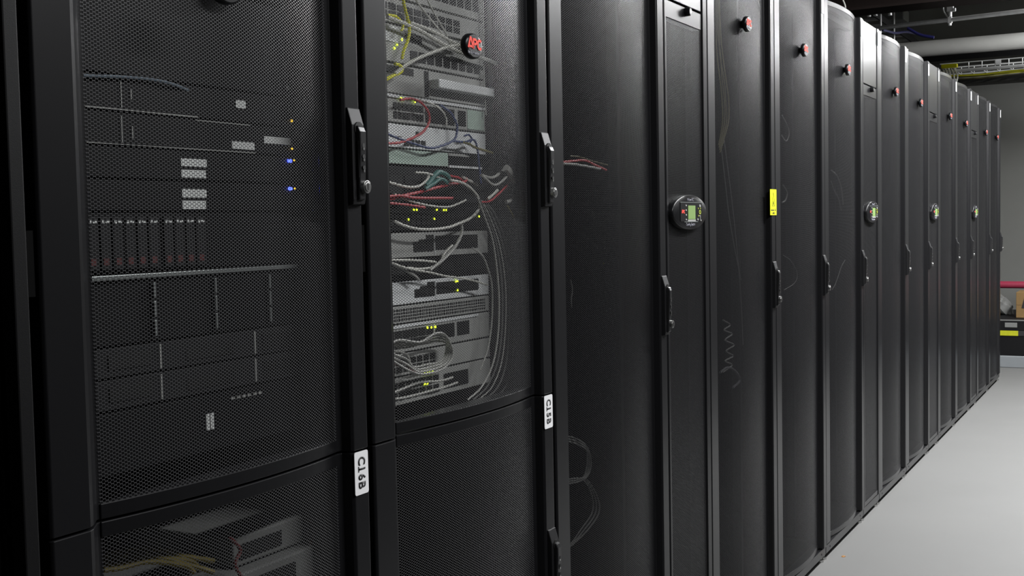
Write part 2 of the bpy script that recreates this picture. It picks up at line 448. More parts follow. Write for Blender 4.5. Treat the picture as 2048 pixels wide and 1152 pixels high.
split_labels = [('C16B', 'near end rack with a two part mesh door, white tag reading C16B'),
                ('C15B', 'second rack with a two part mesh door, white tag reading C15B')]
single_labels = ['plain mesh door rack between the C15B rack and the first cooling unit',
  'mesh door rack just beyond the first cooling unit, yellow warning sticker on its handle strip',
  'middle rack of the three between the first and second cooling units',
  'mesh door rack directly in front of the second cooling unit',
  'mesh door rack just beyond the second cooling unit',
  'mesh door rack directly in front of the third cooling unit',
  'mesh door rack just beyond the third cooling unit',
  'mesh door rack directly in front of the fourth cooling unit',
  'mesh door rack just beyond the fourth cooling unit, second last in the row',
  'last mesh door rack at the far end of the row, near the back wall']
unit_labels = ['narrow cooling unit with oval display, first from the camera',
  'narrow cooling unit with oval display, second from the camera',
  'narrow cooling unit with oval display, third from the camera',
  'narrow cooling unit with oval display, farthest from the camera']

# cooling unit
def make_cooler():
    W = W3
    r = thing('cooling_unit', unit_labels[0], 'cooling unit', (0, 0, 0), 'narrow in row cooling units')
    q = bmesh.new(); D = 1.07; t = .01
    box(q, -D, -.03, .001, t, .05, ZT-.003); box(q, -D, -.03, W-t, W-.001, .05, ZT-.003); box(q, -D, -D+.01, t, W-t, .05, ZT-.003)
    box(q, -D, -.03, t, W-t, .05, .07); box(q, -D, -.03, t, W-t, ZT-.03, ZT-.003)
    box(q, -.12, -.11, t, W-t, .07, ZT-.03)
    obj('cabinet_shell', q, INNER, r)
    q = bmesh.new()      # the two upright corner posts and the base panel
    prism_z(q, [(.003,-.05),(.003,-.006),(.006,-.003),(.016,-.003),(.018,-.012),(.018,-.05)], .055, ZT)
    prism_z(q, [(.264,-.05),(.264,-.014),(.268,-.002),(.292,-.001),(.296,-.004),(.296,-.05)], .055, ZT)
    box(q, -.05, -.006, .003, W-.003, .024, .052)
    obj('corner_posts', q, BLACK, r, bevel=.001)
    for yy in (.02, W-.02):
        q = bmesh.new(); disc(q, (-.022, yy, .0), .014, .008, 'z', 16); disc(q, (-.022, yy, .008), .006, .02, 'z', 12)
        obj('levelling_foot', q, CHROME, r)
    q = bmesh.new(); box(q, -.03, -.005, .0195, .2625, 1.754, ZT-.001); obj('top_panel', q, BLACK, r, bevel=.0015)
    q = bmesh.new(); box(q, -.03, -.005, .0195, .2625, 1.708, 1.749)
    box(q, -.03, -.005, .0195, .2625, .056, .074); box(q, -.03, -.006, .0195, .0245, .074, 1.708); box(q, -.03, -.006, .2575, .2625, .074, 1.708)
    d = obj('front_door', q, BLACK, r, bevel=.001)
    q = bmesh.new(); uvl = q.loops.layers.uv.new('sheet')
    for lay in range(3):
        X = -.0065-.0006*lay
        f = q.faces.new([q.verts.new(p) for p in ((X,.0245,.074),(X,.2575,.074),(X,.2575,1.708),(X,.0245,1.708))])
        for lp, uvv in zip(f.loops, ((0,.074),(.233,.074),(.233,1.708),(0,1.708))): lp[uvl].uv = uvv
    me = bpy.data.meshes.new('perforated_panel'); q.to_mesh(me); q.free(); me.materials.append(MESH2)
    o = bpy.data.objects.new('perforated_panel', me); COL.objects.link(o); o.parent = d
    q = bmesh.new(); dome(q, (-.005, .152, 1.738), .0105, .0105, .014); obj('lock_knob', q, GLOSS, d, smooth=True)
    q = bmesh.new(); disc(q, (.0085, .152, 1.738), .005, .001); obj('lock_face', q, CHROME, d)
    q = bmesh.new(); box(q, -.0009, .0004, .270, .291, 1.93, 1.985)
    obj('label_tag', q, WHITE, r, label='blank looking white tag')
    # oval display
    yc, zc = .136, 1.243
    q = bmesh.new(); dome(q, (-.006, yc, zc), .120, .0430, .014, ((1.0,0),(1.0,.80),(.99,.93),(.965,1.0)), 56)
    p = obj('display_housing', q, GLOSS, r, smooth=True)
    X = .0083
    q = bmesh.new(); box(q, X, X+.0008, yc-.071, yc+.078, zc-.0225, zc+.0225); obj('display_bezel', q, GLOSS, p)
    q = bmesh.new()
    box(q, X, X+.0014, yc-.073, yc+.080, zc+.0235, zc+.0247); box(q, X, X+.0014, yc-.045, yc+.05, zc-.0245, zc-.0233)
    obj('display_trim', q, SILVER, p)
    q = bmesh.new(); box(q, X+.0008, X+.0016, yc-.020, yc+.030, zc-.0175, zc+.0165); obj('lcd_screen', q, LCD, p)
    q = bmesh.new(); box(q, X+.0008, X+.0014, yc-.0225, yc+.0325, zc-.0225, zc-.0185); obj('screen_lip', q, GREYEQ, p)
    for (dy, dz, ra, rz) in [(-.034, .0165-.0115*k, .0035, .002) for k in range(4)] + [(.048, -.018, .0035, .0025), (.064, .016, .005, .0035), (.070, -.0205, .0032, .002)]:
        q = bmesh.new(); disc(q, (X+.0008, yc+dy, zc+dz), ra, .001, n=12, ry=rz); obj('status_light', q, BTN, p)
    q = bmesh.new(); stroke(q, [(-.005,.003),(.003,.003),(.003,-.006)], .002, X+.0008, X+.0016, yc+.063, zc-.012, 1); obj('return_arrow', q, BTN, p)
    q = bmesh.new(); n = 20
    for k in range(n):
        a, c = 2*PI*k/n, 2*PI*(k+1)/n
        prism_x(q, [(yc+.064+.007*math.cos(a), zc+.0+.0055*math.sin(a)), (yc+.064+.007*math.cos(c), zc+.0055*math.sin(c)),
                    (yc+.064+.0035*math.cos(c), zc+.0028*math.sin(c)), (yc+.064+.0035*math.cos(a), zc+.0028*math.sin(a))], X+.0008, X+.0016)
    bmesh.ops.remove_doubles(q, verts=q.verts[:], dist=1e-6)
    obj('ring_button', q, BTN_Y, p)
    for dy, dz in ((.052, .0095), (.067, .0095), (.053, -.009)):
        q = bmesh.new(); disc(q, (X+.0008, yc+dy, zc+dz), .0022, .0008, n=10); obj('arrow_button', q, BTN_Y, p)
    q = bmesh.new(); s = .0058; lx0, lx1 = X+.0008, X+.0014; ly, lz = yc-.053, zc+.001
    stroke(q, [(-1.75,-.62),(-1.22,.72),(-1.02,.72),(-.52,-.62)], .42, lx0, lx1, ly, lz, s)
    stroke(q, [(-1.45,-.35),(-.75,-.35)], .35, lx0, lx1, ly, lz, s)
    stroke(q, [(-.40,-.66),(-.40,.60),(.18,.60),(.42,.42),(.42,.18),(.18,.0),(-.30,.0)], .40, lx0, lx1, ly, lz, s)
    stroke(q, [(1.62,.44),(1.35,.58),(1.0,.58),(.74,.32),(.74,-.28),(1.0,-.54),(1.35,-.54),(1.62,-.40)], .42, lx0, lx1, ly, lz, s)
    obj('display_logo', q, RED, p)
    q = lettering('InRow RC', .0105, .0001); on_front(q, X-.0004, yc+.0, zc+.0305); obj('upper_lettering', q, GREYTXT, p)
    q = lettering('Cooling System', .0100, .0001); on_front(q, X-.0004, yc+.0, zc-.0305); obj('lower_lettering', q, GREYTXT, p)
    return r

proto = make_rack(single_labels[0])
cooler = make_cooler()
si = ci = pi_ = 0
for k, yy in positions:
    if k == 'S':
        r = make_rack(split_labels[pi_][1], True, split_labels[pi_][0]); r.location = (0, yy, 0)
        if pi_ == 0:
            r.scale.y = 0.972; r.location.y = yy+W6*(1-0.972)
            # end panel of the row, in two halves
            for z0, z1, nm in ((.06, .905, 'lower'), (.911, ZT-.01, 'upper')):
                q = bmesh.new(); box(q, -1.05, -.024, -.022, -.001, z0, z1); box(q, -1.02, -.040, -.027, -.022, z0+.0, z1-.0)
                obj('side_panel', q, BLACK, r, bevel=.0015)
            q = bmesh.new(); box(q, -.036, -.006, -.022, -.003, .05, ZT-.004); obj('end_post', q, FRAME, r, bevel=.002)
        pi_ += 1
    elif k == 'R':
        if si == 0: proto.location = (0, yy, 0)
        else: dup(proto, (0, yy, 0), single_labels[si])
        si += 1
    else:
        if ci == 0: cooler.location = (0, yy, 0)
        else: dup(cooler, (0, yy, 0), unit_labels[ci])
        ci += 1

# yellow laser warning sticker on the fourth rack's handle strip
wy = positions[4][1]
t = thing('warning_sticker', 'yellow laser warning sticker on the handle strip between two racks', 'sticker', (0, wy, 0))
q = bmesh.new(); box(q, .0004, .0014, .535, .6, 1.234, 1.312)
obj('sticker_sheet', q, YEL, t)
q = bmesh.new()
tri = [(.5675, 1.303), (.553, 1.262), (.582, 1.262)]
for i in range(3):
    a, c = Vector(tri[i]), Vector(tri[(i+1) % 3]); stroke(q, [tuple(a), tuple(c)], .0013, .0014, .0018, 0, 0, 1)
disc(q, (.0014, .5675, 1.270), .0035, .0004, n=12)
for a in range(8):
    stroke(q, [(.5675, 1.270), (.5675+.007*math.cos(a*PI/4), 1.270+.007*math.sin(a*PI/4))], .0007, .0014, .0018, 0, 0, 1)
box(q, .0014, .0018, .541, .576, 1.2475, 1.2505); prism_x(q, [(.583, 1.2465), (.592, 1.2465), (.5875, 1.256)], .0014, .0018)
obj('laser_symbol', q, INK, t)
q = lettering('LASER', .008, .0001); on_front(q, .0014, .5675, 1.240); obj('sticker_lettering', q, C_TAN, t)

# ------------------------------------------------------------------ equipment inside the racks
def device(name, label, cat, yr, z0, z1, body, face=None, X=-.11, depth=.6, group=None, faceX=0.0, ears=True):
    """a rack mounted box: loc at its front left bottom corner; returns the Empty and its width"""
    y0, y1 = yr
    t = thing(name, label, cat, (X, y0, z0), group)
    q = bmesh.new(); box(q, -depth, -.002, .006, y1-y0-.006, .0006, z1-z0-.0006); obj('chassis', q, body, t)
    q = bmesh.new(); box(q, -.002, .0, 0, y1-y0, .001, z1-z0-.001)
    obj('front_panel', q, face or body, t, bevel=.0006)
    return t
def patch(t, nm, rects, m, dx=.0012, label=None, x0=.0):
    """rects in world (Y, z): turned into the thing's own frame"""
    q = bmesh.new()
    for (a, c, e, f) in rects:
        box(q, x0, x0+dx, min(a, c)-t.location.y, max(a, c)-t.location.y, min(e, f)-t.location.z, max(e, f)-t.location.z)
    return obj(nm, q, m, t, label=label)
def leds(t, pts, m, r=.0019, x0=.0012, nm='led'):
    for (Y, z) in pts:
        q = bmesh.new(); disc(q, (x0, Y-t.location.y, z-t.location.z), r, .001, n=10); obj(nm, q, m, t)
def vents(y0, y1, z0, z1, n, gap=.45):
    s = (z1-z0)/n
    return [(y0, y1, z0+s*i, z0+s*(i+1-gap)) for i in range(n)]
def ports(y0, y1, z0, z1, nx, nz=1, gap=.2):
    r = []; sy, sz = (y1-y0)/nx, (z1-z0)/nz
    for i in range(nx):
        for j in range(nz):
            r.append((y0+sy*(i+gap/2), y0+sy*(i+1-gap/2), z0+sz*(j+gap/2), z0+sz*(j+1-gap/2)))
    return r
EQ = 'equipment in the C16B rack'
A0, A1 = .8779, 1.3435      # the end rack is a little narrower than the others
XA = -.085
def srv(label, z0, z1, body=DARKEQ, name='rack_server', cat='server'): return device(name, label, cat, (A0, A1), z0, z1, body, X=XA)
for z0, z1, lb in ((1.4135, 1.54, 'black blanking panel above the cable arc in the C16B rack'), (1.545, 1.72, 'tall black blanking panel high in the C16B rack'), (1.725, 1.94, 'topmost black blanking panel in the C16B rack')):
    t = srv(lb, z0, z1, DARKEQ, 'blanking_panel', 'panel')
    patch(t, 'screw_heads', [(A0+.006, A0+.012, z0+.01, z0+.016), (A1-.012, A1-.006, z0+.01, z0+.016)], GREYEQ)
t = srv('thin black server topmost of the stack behind the C16B door, amber light', 1.370, 1.412)
patch(t, 'bay_lines', [(1.020, 1.0215, 1.374, 1.405), (1.036, 1.0375, 1.385, 1.398), (.9, 1.15, 1.3705, 1.372)], GREYEQ)
patch(t, 'label_plate', [(1.223, 1.243, 1.389, 1.400)], STICK); leds(t, [(1.3395, 1.379)], LED_A)
t = srv('thin black server second in the C16B rack, two wide white labels', 1.328, 1.368)
patch(t, 'bay_lines', [(1.019, 1.0205, 1.331, 1.364), (1.036, 1.0375, 1.337, 1.352), (.9, 1.26, 1.3283, 1.3293), (1.145, 1.25, 1.3665, 1.3675)], GREYEQ)
patch(t, 'label_plate', [(1.213, 1.258, 1.333, 1.343)], STICK); patch(t, 'label_plate', [(1.279, 1.341, 1.3435, 1.3535)], STICK)
leds(t, [(1.3385, 1.338)], LED_A)
t = srv('black server with the upper blue light and two stacked white labels', 1.2875, 1.326)
patch(t, 'label_plate', [(1.1165, 1.163, 1.3055, 1.316)], STICK); patch(t, 'label_plate', [(1.1165, 1.161, 1.291, 1.3012)], STICK)
leds(t, [(1.330, 1.3205), (1.3345, 1.3205)], LED_B, .0026); leds(t, [(1.3425, 1.3215)], LED_A, .0016)
t = srv('black server with the lower blue light and two stacked white labels', 1.247, 1.286)
patch(t, 'label_plate', [(1.1165, 1.161, 1.265, 1.2762)], STICK); patch(t, 'label_plate', [(1.1165, 1.159, 1.250, 1.261)], STICK)
leds(t, [(1.330, 1.280), (1.334, 1.280)], LED_B, .0026); leds(t, [(1.342, 1.2805)], LED_A, .0013)
t = srv('black drive array with a row of ten small white bay labels', 1.172, 1.2455, DARKEQ, 'drive_array', 'drive array')
for i in range(10):
    yy = .967+i*.0192+(.006 if i > 5 else 0)
    q = bmesh.new(); box(q, .0, .004, yy-A0-.008, yy-A0+.008, .004, .068); d = obj('drive_bay', q, DARKEQ2, t, bevel=.001)
    q = bmesh.new(); box(q, .004, .0048, yy-A0-.006, yy-A0-.0025, .0600, .0640); box(q, .004, .0048, yy-A0-.0005, yy-A0+.0055, .0605, .0635); obj('bay_label', q, STICK, d)
    q = bmesh.new(); box(q, .004, .0046, yy-A0-.005, yy-A0+.003, .010, .018); obj('bay_latch', q, nmat('dull_red_latch', (.10, .02, .02), .5) if i == 0 else bpy.data.materials['dull_red_latch'], d)
t = srv('blade chassis with full width silver top bar and three silver uprights', 1.083, 1.1705, DARKEQ, 'blade_chassis', 'server')
q = bmesh.new(); box(q, .0, .006, .012, A1-A0-.004, .0805, .0865); obj('top_bar', q, SILVER, t, bevel=.001)
for yy in (1.058, 1.167, 1.2755):
    for k in range(3):
        q = bmesh.new(); z = 1.0900-1.083+k*.0238; box(q, .0, .007, yy-A0-.0018, yy-A0+.0018, z, z+.0200); obj('blade_handle', q, SILVER, t, bevel=.0006)
for i, (z0, z1) in enumerate(((1.044, 1.081), (1.0045, 1.0425))):
    t = srv(['dim grey storage unit directly under the blade chassis', 'lower dim grey storage unit with two dark slots in the C16B rack'][i], z0, z1, DARKEQ2, 'storage_unit', 'storage unit')
    patch(t, 'slots', [(.985, 1.055, z0+.010, z1-.009), (1.115, 1.205, z0+.008, z1-.014)], PORT); patch(t, 'upright_trim', [(1.068, 1.071, z0+.003, z1-.003), (1.245, 1.248, z0+.003, z1-.003)], GREYEQ)
    patch(t, 'vent_grille', vents(1.262, 1.335, z0+.006, z1-.006, 5), PORT)
t = srv('black box with one upright white label low behind the C16B upper door', .925, 1.002, DARKEQ)
patch(t, 'label_plate', [(1.146, 1.152, .9545, .976), (1.154, 1.160, .9545, .976)], STICK); patch(t, 'small_marks', [(1.195+.011*i, 1.202+.011*i, .989, .992) for i in range(6)], GREYEQ)
# lower compartment
def loose(name, label, cat, p0, p1, body, rects=None, bev=.003):
    t = thing(name, label, cat, (p0[0], p0[1], p0[2]))
    q = bmesh.new(); box(q, 0, p1[0]-p0[0], 0, p1[1]-p0[1], 0, p1[2]-p0[2]); obj('housing', q, body, t, bevel=bev)
    return t
t = loose('router', 'pale grey box in the lower compartment of the C16B rack, topmost at right', 'network device', (-.5, 1.19, .755), (XA, 1.340, .796), DIMGREY)
q = bmesh.new(); box(q, .415, .4162, .01, .10, .008, .030); obj('socket_field', q, PORT, t)
t = loose('router', 'wide pale grey box in the lower compartment of the C16B rack, below the others', 'network device', (-.5, .955, .69), (XA+.02, 1.340, .752), DIMGREY)
q = bmesh.new(); box(q, .435, .4362, .03, .36, .012, .02); box(q, .435, .4362, .25, .34, .028, .05); obj('socket_field', q, PORT, t)
t = loose('shelf', 'black cantilever shelf under the grey boxes in the C16B rack', 'shelf', (-.6, A0+.004, .680), (-.105, A1-.004, .688), DARKEQ, bev=.001)

# C15B rack
B0, B1 = Y0+W6+.060, Y0+W6+.542
XB = -.11
def dev(name, label, z0, z1, body, face=None, cat='network device', depth=.6): return device(name, label, cat, (B0, B1), z0, z1, body, face, X=XB, depth=depth)
t = dev('patch_panel', 'grey patch panel highest of those seen behind the C15B door', 1.70, 1.787, GREYEQ)
patch(t, 'port_row', ports(1.50, 1.93, 1.712, 1.775, 16, 2), PORT)
t = dev('patch_panel', 'grey patch panel with yellow leads at the top of the C15B rack', 1.610, 1.697, GREYEQ)
patch(t, 'port_row', ports(1.50, 1.93, 1.622, 1.685, 16, 2), PORT)
t = dev('network_switch', 'grey switch crossed by white cables above the shelf edge in the C15B rack', 1.566, 1.608, GREYEQ)
patch(t, 'port_row', ports(1.50, 1.86, 1.574, 1.600, 14, 2), PORT)
t = dev('network_switch', 'switch with a bright white left end beside the round badge', 1.500, 1.564, GREYEQ)
patch(t, 'bright_plate', [(1.49, 1.672, 1.534, 1.560)], LIGHTEQ); patch(t, 'port_row', ports(1.68, 1.73, 1.538, 1.556, 3, 1), PORT, .0016)
patch(t, 'port_row', ports(1.69, 1.93, 1.506, 1.528, 9, 1), PORT)
leds(t, [(1.652, 1.530), (1.667, 1.541), (1.644, 1.5235)], LED_G)
t = dev('cable_manager', 'grey cable manager with its lit vent strip painted white', 1.4475, 1.498, GREYEQ)
q = bmesh.new(); box(q, .0, .022, .287, .482, .018, .034); obj('lit_strip', q, LIGHTEQ, t, bevel=.002)  # brightness of the lit vent strip put in as light paint
patch(t, 'dark_gap', [(1.735, 1.748, 1.450, 1.495), (1.62, 1.70, 1.482, 1.494)], PORT)
t = dev('network_switch', 'pale switch with a white top edge and the red cable leaving it', 1.399, 1.446, GREYEQ)
patch(t, 'top_edge', [(B0, B1, 1.4405, 1.4455)], LIGHTEQ, .003)
patch(t, 'port_row', ports(1.636, 1.73, 1.404, 1.434, 7, 2), PORT); patch(t, 'module_bay', [(1.735, 1.832, 1.405, 1.434), (1.845, 1.872, 1.406, 1.434)], PORT)
patch(t, 'side_plate', [(1.878, 1.938, 1.402, 1.438)], GREENEQ); leds(t, [(1.657, 1.4405), (1.6665, 1.4395), (1.699, 1.4375)], LED_G, .0017, .0032)
t = dev('network_switch', 'bright white switch under the red cable in the C15B rack', 1.3555, 1.397, LIGHTEQ)
patch(t, 'port_row', ports(1.665, 1.735, 1.359, 1.373, 4, 1), PORT); patch(t, 'button', [(1.704, 1.712, 1.379, 1.387)], PORT); patch(t, 'seam_line', [(1.49, 1.66, 1.3750, 1.3762)], GREYEQ)
t = dev('network_appliance', 'pale green fronted box under the white switch', 1.3275, 1.354, DARKEQ, DARKEQ)
patch(t, 'green_panel', [(B0+.004, 1.803, 1.329, 1.3535)], GREENEQ, .003); patch(t, 'lower_edge', [(1.806, 1.925, 1.3278, 1.3315)], LIGHTEQ, .003); patch(t, 'upper_edge', [(1.806, 1.88, 1.349, 1.3535)], GREYEQ, .003)
t = dev('cable_manager', 'dark recess with the loose red and white cables below the pale green box', 1.262, 1.3255, DARKEQ2)
patch(t, 'slots', ports(1.50, 1.93, 1.275, 1.312, 8, 1, .15), PORT)
t = dev('network_switch', 'black switch with a row of yellow green lights under the cable tangle', 1.214, 1.260, DARKEQ)
patch(t, 'port_row', ports(1.50, 1.86, 1.222, 1.246, 22, 2), PORT)
leds(t, [(1.690, 1.2505), (1.699, 1.2503), (1.764, 1.2505), (1.787, 1.250), (1.795, 1.250), (1.673, 1.2335), (1.755, 1.2345), (1.912, 1.238)], LED_G)
def sfp_switch(label, z0, z1, m, brt):
    t = dev('network_switch', label, z0, z1, m)
    h = z1-z0
    patch(t, 'stepped_ports', [(1.688, 1.704, z0+.010, z0+.026*h/.042), (1.7055, 1.7265, z0+.010, z0+.030*h/.042), (1.7285, 1.752, z0+.010, z0+.037*h/.042)], PORT)
    patch(t, 'module_bay', [(1.757, 1.905, z0+.012, z0+h-.007)], PORT)
    patch(t, 'cage_lines', [(1.7545, 1.7560, z0+.004, z1-.004)], brt)
    return t
sfp_switch('grey switch with stepped sockets, upper of the two alike in the C15B rack', 1.167, 1.211, GREYEQ, LIGHTEQ)
t = dev('cable_manager', 'black gap panel crossed by white cables between the two stepped switches', 1.129, 1.165, DARKEQ)
patch(t, 'slots', ports(1.50, 1.93, 1.137, 1.157, 8, 1, .15), PORT)
t = sfp_switch('bright switch with stepped sockets, lower of the two alike in the C15B rack', 1.087, 1.127, LIGHTEQ, LIGHTEQ)
patch(t, 'port_row', ports(1.760, 1.90, 1.101, 1.119, 8, 2, .3), DARKEQ2, .0018); leds(t, [(1.822, 1.1185), (1.8275, 1.1187), (1.827, 1.1020)], LED_G, .002, .002)
t = dev('network_appliance', 'grey box with fine vent dots below the bright stepped switch', 1.055, 1.0855, GREYEQ)
patch(t, 'vent_grille', ports(1.50, 1.93, 1.059, 1.081, 60, 4, .45), PORT)
t = dev('network_switch', 'dark switch behind the looped white cables, green lights on its top edge', 1.005, 1.0535, GREYEQ)
patch(t, 'top_edge', [(B0, 1.90, 1.048, 1.053)], LIGHTEQ, .002)
patch(t, 'port_row', ports(1.50, 1.745, 1.012, 1.044, 10, 2, .1), PORT); patch(t, 'module_bay', [(1.752, 1.815, 1.018, 1.043), (1.825, 1.868, 1.018, 1.043)], PORT)
leds(t, [(1.724, 1.0415), (1.7365, 1.0405), (1.750, 1.0405)], LED_G, .0022)
t = dev('network_switch', 'switch behind the lower part of the looped cables', .965, 1.003, GREYEQ)
patch(t, 'port_row', ports(1.50, 1.75, .970, .996, 12, 2), PORT)
t = dev('network_switch', 'lowest switch behind the C15B upper door, six green lights', .915, .963, GREYEQ)
patch(t, 'port_row', ports(1.50, 1.76, .922, .956, 12, 2), PORT); patch(t, 'module_bay', [(1.775, 1.86, .925, .952)], PORT)
leds(t, [(1.711, .9605), (1.7195, .9605), (1.7275, .9605), (1.738, .9605), (1.711, .942), (1.7195, .942)], LED_G, .0021)

# ------------------------------------------------------------------ cables
def cable(label, pix, r, m, X=-.09, name='network_cable', cat='cable', group=None, k=6):
    """pix: (x, y[, X]) measured on the photo at a known distance behind the doors; kept as world points"""
    pts = []
    for p in pix:
        pts.append(ax(p[0], p[1], p[2] if len(p) > 2 else X))
    q = bmesh.new(); tube(q, pts, r*.86, 7, k)
    o = obj(name, q, m, smooth=True); tag(o, label, cat, group); return o
G15 = 'loose cables in the C15B rack'
cable('bluish grey cable arching over the servers behind the C16B door', [(150,150,-.08),(190,152,-.08),(250,154,-.08),(310,160,-.08),(350,170,-.08),(385,185,-.09)], .0024, nmat('blue_grey_jacket', (.12,.16,.20), .5))
cable('red cable hanging beside the grey boxes low in the C16B rack', [(620,1040),(632,1060),(622,1090),(650,1120),(640,1160)], .0030, nmat('dull_red_jacket', (.10,.015,.015), .5), X=-.07)
cable('second red cable crossing the pale grey box low in the C16B rack', [(460,1075),(480,1100),(470,1130),(490,1165)], .0030, bpy.data.materials['dull_red_jacket'], X=-.06)
for i, dy in enumerate((0, 7, 14, 21, 28)):
    cable(['uppermost','second','middle','fourth','lowest'][i]+' of five yellow cables heaped on the left of the low grey box', [(205,1112+dy-4*(i%2)),(240,1104+dy+5*math.sin(i*2.1)),(290,1098+dy*.8+6*math.sin(i*3.3)),(335,1099+dy+5*math.cos(i*2.7)),(375+8*math.sin(i*4),1114+dy*.7),(405+22*math.cos(i*2.2),1122+dy+6*math.sin(i))], .0045, nmat('dim_yellow_jacket', (.11,.085,.012), .5) if i == 0 else bpy.data.materials['dim_yellow_jacket'], X=-.075+.002*i, group='yellow cables in the C16B rack')
# C15B yellow
cable('yellow cable dropping from the top edge behind the C15B door', [(800,-30),(806,-5),(808,8),(812,25),(816,40),(819,60),(816,80),(808,100),(804,118)], .0032, C_YEL, group=G15)
cable('yellow cable curling at the left edge beside the white plate', [(775,30),(790,32),(800,40),(806,52),(803,62)], .0026, C_YEL, group=G15)
cable('yellow cable bending back to the left below the shelf edge', [(770,160),(785,152),(797,147),(805,139),(798,130),(790,128)], .0032, C_YEL, group=G15)
cable('short yellow cable near the right side of the white switch', [(925,284),(938,288),(950,295),(965,300),(985,306)], .0028, C_TAN, group=G15)
# white diagonals at the top
cable('thick white cable running down from the top left to the badge', [(775,34),(790,40),(815,50),(845,64),(875,82),(905,98),(930,108)], .0040, C_WHITE, group=G15)
cable('second thick white cable just above the one reaching the badge', [(820,45),(850,56),(880,70),(905,84),(925,93)], .0034, C_WHITE, group=G15)
cable('thin white cable slanting from the top edge to the badge, left one', [(826,-10),(840,12),(858,35),(880,62),(905,92)], .0018, C_WHITE, group=G15)
cable('thin white cable slanting from the top edge to the badge, right one', [(850,-10),(862,14),(876,40),(895,72)], .0018, C_WHITE, group=G15)
cable('white cable rising from the shelf to below the badge', [(790,148),(812,130),(840,115),(870,103),(895,94),(918,90)], .0036, C_WHITE, group=G15)
cable('white cable reaching right under the badge to the rack side', [(918,100),(950,112),(975,120),(995,127)], .0044, C_GREY, group=G15)
cable('thin upright white cable along the right rack side from the top', [(966,-10),(967,60),(968,150),(972,230)], .0016, C_GREY, X=-.10, group=G15)
# red loop and blue loop
cable('red cable looping from the top port row to the left edge', [(800,200),(822,197),(840,204),(853,218),(859,235),(855,252),(843,266),(825,276),(800,285),(775,287)], .0026, C_RED, group=G15)
cable('white cable curving beside the red loop', [(840,200),(865,208),(884,222),(892,236),(893,250)], .0018, C_WHITE, group=G15)
cable('dark blue cable hanging in a deep bow under the red loop', [(775,268),(800,278),(830,288),(860,296),(885,291),(908,280),(914,262),(912,245),(900,225),(880,210)], .0026, C_BLUE, group=G15)
cable('dark blue cable running from the bow to the right cable bundle', [(905,282),(930,284),(948,280),(955,300),(958,330),(962,370)], .0024, C_BLUE, group=G15)
cable('small dark blue cable curl above the yellow lead', [(928,272),(938,270),(943,278),(940,286)], .0020, C_BLUE, group=G15)
# tangle
cable('cream cable sagging at the left edge below the pale green box', [(775,364),(790,368),(815,374),(835,373),(850,364),(858,352)], .0028, C_WHITE, group=G15)
cable('cream cable above the sagging one', [(830,345),(850,346),(870,352),(890,362)], .0024, C_WHITE, group=G15)
cable('teal cable bunched with the white plugs', [(852,372),(862,360),(870,350),(880,344),(895,352),(898,360)], .0052, C_TEAL, group=G15)
cable('second teal cable lying below the bunched one', [(850,378),(866,368),(882,358),(894,366)], .0040, C_TEAL, X=-.085, group=G15)
cable('upper red cable stretched right from the left edge to the tangle', [(775,398),(790,396),(812,390),(840,384),(870,376),(900,369),(930,363),(932,355)], .0030, C_RED, group=G15)
cable('middle red cable leaving the left edge below the upper one', [(775,393),(800,391),(825,395),(850,396),(880,396),(905,396)], .0027, C_RED, X=-.085, group=G15)
cable('short lower red cable slanting down from the left edge', [(775,406),(800,408),(825,411),(850,415)], .0024, C_RED, group=G15)
cable('dark red cable fragment above the tangle', [(885,350),(900,352),(918,356),(928,366)], .0028, C_RED, X=-.10, group=G15)
cable('white cable slanting down through the red ones', [(788,388),(810,398),(835,406),(865,412),(895,414),(915,408),(932,400)], .0022, C_WHITE, group=G15)
cable('white cable turning down at the right end of the tangle', [(900,360),(925,366),(945,380),(956,395),(960,410),(953,425),(938,438),(915,448),(895,455),(860,459),(830,457),(805,450),(788,442)], .0030, C_WHITE, X=-.08, group=G15)
cable('white cable pair ending at the right of the tangle', [(925,354),(940,362),(955,370)], .0030, C_WHITE, group=G15)
cable('white cable running from the tangle up to the rack side', [(962,350),(985,355),(1005,342),(1018,332)], .0030, C_GREY, X=-.07, group=G15)
cable('white cable crossing the tangle to the rack side, lower one', [(965,352),(990,370),(1015,352),(1030,335)], .0026, C_GREY, X=-.06, group=G15)
cable('pale flat strap hanging on the right rack side', [(1012,335),(1020,345),(1028,358),(1033,372)], .0080, C_GREY, X=-.055, name='cable_strap', cat='strap')
cable('short pale cable stub near the right rack side', [(975,398),(985,390),(995,380)], .0030, C_WHITE, X=-.06, group=G15)
cable('red cable slanting up to the right rack side', [(960,404),(980,402),(1000,385),(1018,366),(1025,350)], .0022, C_RED, X=-.065, group=G15)
cable('pale cable curl under the strap', [(1030,378),(1030,392),(1020,402),(1012,404)], .0040, C_GREY, X=-.055, group=G15)
# drops on the right
for i, (dx, m, rr) in enumerate(((0, C_GREY, .0020), (7, C_DIM, .0018), (14, C_GREY, .0013), (22, C_DIM, .0020), (32, C_DIM, .0016))):
    cable(['innermost','second','third','fourth','outermost'][i]+' of five pale cables falling along the right side of the C15B rack',
          [(955+dx*.6,395+i*3),(968+dx*.7,430),(985+dx*.8,480),(994+dx,540),(998+dx,600),(996+dx,670),(985+dx*1.2,730),(962+dx*1.5,775),(935+dx*1.5,800)], rr, m, X=-.06-.004*i, group='cable drop in the C15B rack')
cable('yellowish cable falling at the far right of the C15B rack', [(1015,412),(1025,430),(1035,455),(1042,480)], .0016, C_TAN, X=-.05, group=G15)
cable('grey cable rising from the stepped switch to the tangle', [(860,540),(885,520),(905,500),(918,480),(924,462),(922,445)], .0034, C_GREY, X=-.085, group=G15)
cable('white cable lying level over the black gap panel', [(770,520),(800,520),(840,521),(872,524)], .0024, C_WHITE, group=G15)
